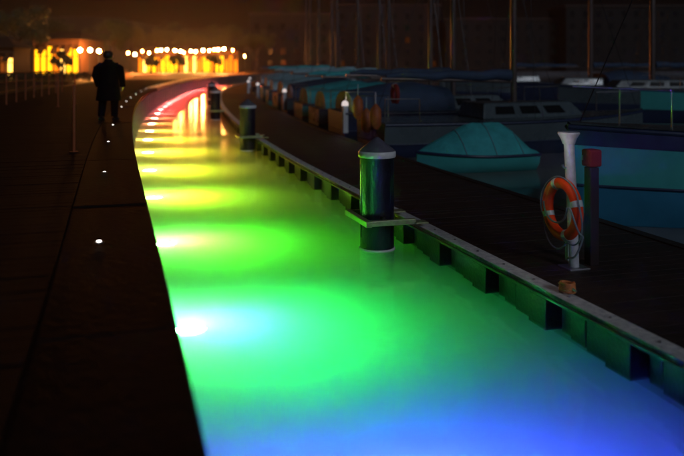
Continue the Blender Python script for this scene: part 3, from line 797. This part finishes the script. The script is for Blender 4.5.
def facade(name, lab, x0, x1, Y, z1, nbay, lit, depth=10, rz=0., cat='building', roofh=1.2, open_h=2.6, deep=None):
    X0, X1 = (x0-342)/760*Y, (x1-342)/760*Y; W = X1-X0
    r = thing(name, lab, cat, ((X0+X1)/2, Y, ZB-.05), rz)
    bay = W/nbay; pw = bay*.14
    H = z1
    MB().box((0, depth/2+.25, H/2), (W, depth, H)).build('wall', M['plaster'], r)
    for i in range(nbay+1):
        MB().box((-W/2+i*bay, 0.0, H*.5), (pw, .5, H)).build('pillar', M['plaster'], r)
    MB().box((0, .02, H-(H-open_h)/2+.002), (W+.2, .46, H-open_h)).build('fascia', M['plaster'], r)
    for i in range(nbay):
        m = rnd.choice([lit, lit, deep or lit, M['winwarm']]) if deep is not lit else lit
        wh = open_h*rnd.uniform(.8, .94); MB().box((-W/2+(i+.5)*bay, .235, wh*.5), (bay-pw, .02, wh)).build('lit_window', m, r)
        MB().box((-W/2+(i+.5)*bay, .21, open_h*.5), (.06, .03, open_h*.94)).build('mullion', M['iron'], r)
        MB().box((-W/2+(i+.5)*bay, .17, open_h*.62), (bay-pw, .04, .09)).build('transom_bar', M['iron'], r)
        if i % 2: MB().add([(-W/2+i*bay, -1.3, open_h*.74), (-W/2+(i+1)*bay, -1.3, open_h*.74), (-W/2+(i+1)*bay, -.26, open_h*.95), (-W/2+i*bay, -.26, open_h*.95),
                 (-W/2+i*bay, -1.3, open_h*.74-.2), (-W/2+(i+1)*bay, -1.3, open_h*.74-.2)], [(0, 1, 2, 3), (4, 5, 1, 0)]).build('awning', M['plaster'], r)
    zt = H
    MB().add([(-W/2-.5, -.8, zt), (W/2+.5, -.8, zt), (W/2+.5, depth+.8, zt), (-W/2-.5, depth+.8, zt), (-W/2+1.5, depth/2, zt+roofh), (W/2-1.5, depth/2, zt+roofh)],
             [(3, 2, 1, 0), (0, 1, 5, 4), (1, 2, 5), (2, 3, 4, 5), (3, 0, 4)]).build('roof', M['roof'], r)
    return r
facade('arcade_building', 'long low arcade glowing yellow behind the row of promenade lamps', 138, 238, 158, 4.4, 22, M['winlit'], deep=M['winlit2'], open_h=3.7)
facade('pavilion', 'small bright yellow pavilion at the far left of the promenade', 34, 79, 100, 4.8, 7, M['winlit'], deep=M['winlit2'], open_h=4.1)
facade('cafe_building', 'dim reddish cafe building at the left edge', -30, 14, 80, 3.2, 6, M['caferow'], deep=M['windim'], depth=4)
# warehouses behind the marina, dark
dk_specs = [(250, 330, 190, 14, 'dark block behind the masts near the town lights'), (336, 440, 200, 17, 'dark wide block behind the thick mast'),
            (446, 560, 195, 13, 'dark low block behind the second boat row'), (566, 720, 190, 16, 'dark block at the right edge behind the marina')]
for x0, x1, Y, H, lab in dk_specs:
    X0, X1 = (x0-342)/760*Y, (x1-342)/760*Y
    r = thing('waterfront_block', lab, 'building', ((X0+X1)/2, Y, ZB-.05))
    MB().box((0, 8, H/2), (X1-X0, 16, H)).build('wall', M['bldark'], r)
    MB().box((0, 8, H+.3), (X1-X0+.8, 16.8, .6)).build('roof', M['roof'], r)
    nx = int((X1-X0)/3.2)
    for fl in range(int(H/3.2)):
        for k_ in range(nx):
            m = M['windim'] if rnd.random() < .06 else M['glassdark']
            MB().box((-(X1-X0)/2+(k_+.5)*(X1-X0)/nx, -.02, 1.9+fl*3.1), (1.2, .08, 1.5)).build('window', m, r)

def hedge(x0, x1, Y, h, lab):
    X0, X1 = (x0-342)/760*Y, (x1-342)/760*Y; mb = MB()
    for i in range(int((X1-X0)*420)):
        c = Vector((rnd.uniform(X0, X1), Y+rnd.uniform(-.6, .6), ZB+rnd.random()**.7*h*(.85+.15*math.sin(rnd.random()*3+X0)))); s = rnd.uniform(.05, .12)
        u = Vector((rnd.gauss(0, 1), rnd.gauss(0, 1), rnd.gauss(0, 1))).normalized(); v = u.orthogonal().normalized()
        mb.add([c-u*s, c+v*s*.5, c+u*s, c-v*s*.5], [(0, 1, 2, 3)])
    r = thing('hedge', lab, 'hedge'); tag(mb.build('foliage', M['hedge'], r), kind='stuff')
    st_ = MB()
    for i in range(int((X1-X0)/.8)): st_.tube([(X0+.4+i*.8, Y, ZB-.05), (X0+.4+i*.8+.1, Y, ZB+h*.7)], .03, 5)
    tag(st_.build('stems', M['bark'], r), kind='stuff')
hedge(-20, 92, 62, .75, 'low dark hedge in front of the bright pavilion on the left')

def tree(X, Y, h, cr, lab, seed):
    g = random.Random(seed); r = thing('tree', lab, 'tree', (X, Y, ZB-.05), group='dark trees behind the promenade')
    tr = MB(); tr.tube([(0, 0, 0), (.1, .05, h*.3), (.0, .1, h*.55)], .2, 8, rs=[.26, .18, .1])
    tips = []
    for k_ in range(7):
        a_ = k_*2.4+g.random(); e_ = g.uniform(.3, 1); L_ = cr*g.uniform(.5, .85)
        b0 = (.05, .08, h*g.uniform(.3, .52)); b1_ = (math.cos(a_)*L_, math.sin(a_)*L_, b0[2]+cr*e_)
        tr.tube([b0, ((b0[0]+b1_[0])/2, (b0[1]+b1_[1])/2, (b0[2]+b1_[2])/2+.2), b1_], .07, 6, rs=[.09, .06, .02]); tips.append(b1_)
    tips.append((0, 0, h*.8))
    tr.build('trunk', M['bark'], r, True)
    lf = MB()
    cl_ = [Vector(t_)+Vector((g.gauss(0, .5), g.gauss(0, .5), g.gauss(0, .4)))*cr*.3 for t_ in tips for _ in range(4)]
    for c0 in cl_:
        rr = cr*g.uniform(.18, .34)
        for _ in range(130):
            v0 = Vector((g.gauss(0, 1), g.gauss(0, 1), g.gauss(0, .8))); v0 = v0.normalized()*rr*g.random()**.4; c = c0+v0
            s = g.uniform(.09, .2); u = Vector((g.gauss(0, 1), g.gauss(0, 1), g.gauss(0, 1))).normalized(); v = u.orthogonal().normalized()
            lf.add([c-u*s, c+v*s*.5, c+u*s, c-v*s*.5], [(0, 1, 2, 3)])
    tag(lf.build('crown', M['leaf'], r), kind=None)
tsp = [(20, 90, 9, 3.4), (48, 116, 9, 3.8), (66, 118, 8, 3.2), (112, 112, 9, 3.2), (130, 172, 11, 4.5), (152, 174, 10, 4.5), (172, 175, 12, 5), (193, 174, 10, 4.5), (214, 176, 12, 5), (236, 172, 11, 4.5), (256, 168, 9, 4)]
tl = ['leftmost dark tree above the cafe', 'tree rising behind the left half of the pavilion', 'tree rising behind the right half of the pavilion', 'dark tree behind the person',
      'first tree left of the arcade', 'tree over the left end of the arcade', 'tree left of the arcade middle', 'tree over the arcade middle', 'tree right of the arcade middle', 'tree over the right end of the arcade', 'small tree right of the arcade']
for i, (x, Y, h, cr) in enumerate(tsp): tree((x-342)/760*Y, Y, h, cr, tl[i], 50+i)

for i, x in enumerate([62]):
    tree((x-342)/760*92, 92, 3.4, 1.1, 'small clipped tree standing before the bright pavilion', 70+i)
for i, x in enumerate([151, 178, 214]):
    tree((x-342)/760*140, 140, 3.6, 1.3, 'small clipped tree standing before the lit arcade, %s from the left' % ['first', 'second', 'third', 'fourth', 'fifth'][i], 90+i)
# ------------------------------------------------------------------ dark hills beyond
hm = MB(); rows = []
for j in range(5):
    row = []
    for i in range(60):
        x = -700+i*24; hh = 16+5*math.sin(i*.31)+3*math.sin(i*.83+1)+1.5*math.sin(i*2.1)
        row.append((x, 250+j*22, ZB-.1+hh*math.sin(j/4*math.pi/2)))
    rows.append(row)
hm.grid(rows); tag(hm.build('hills', mat('dark_hillside', (.03, .028, .02), .95, scale=.05), None, True), 'dark hillside behind the town', kind='structure')

# ------------------------------------------------------------------ haze over the whole place
hz = bpy.data.materials.new('haze'); hz.use_nodes = True
t_ = hz.node_tree; t_.nodes.clear(); o_ = t_.nodes.new('ShaderNodeOutputMaterial'); v_ = t_.nodes.new('ShaderNodeVolumePrincipled')
v_.inputs['Color'].default_value = (.95, .93, .92, 1); v_.inputs['Density'].default_value = .0004; v_.inputs['Anisotropy'].default_value = .68
t_.links.new(v_.outputs[0], o_.inputs['Volume'])
tag(MB().box((0, 400, 14.5), (2200, 2600, 41)).build('haze', hz), kind='stuff')
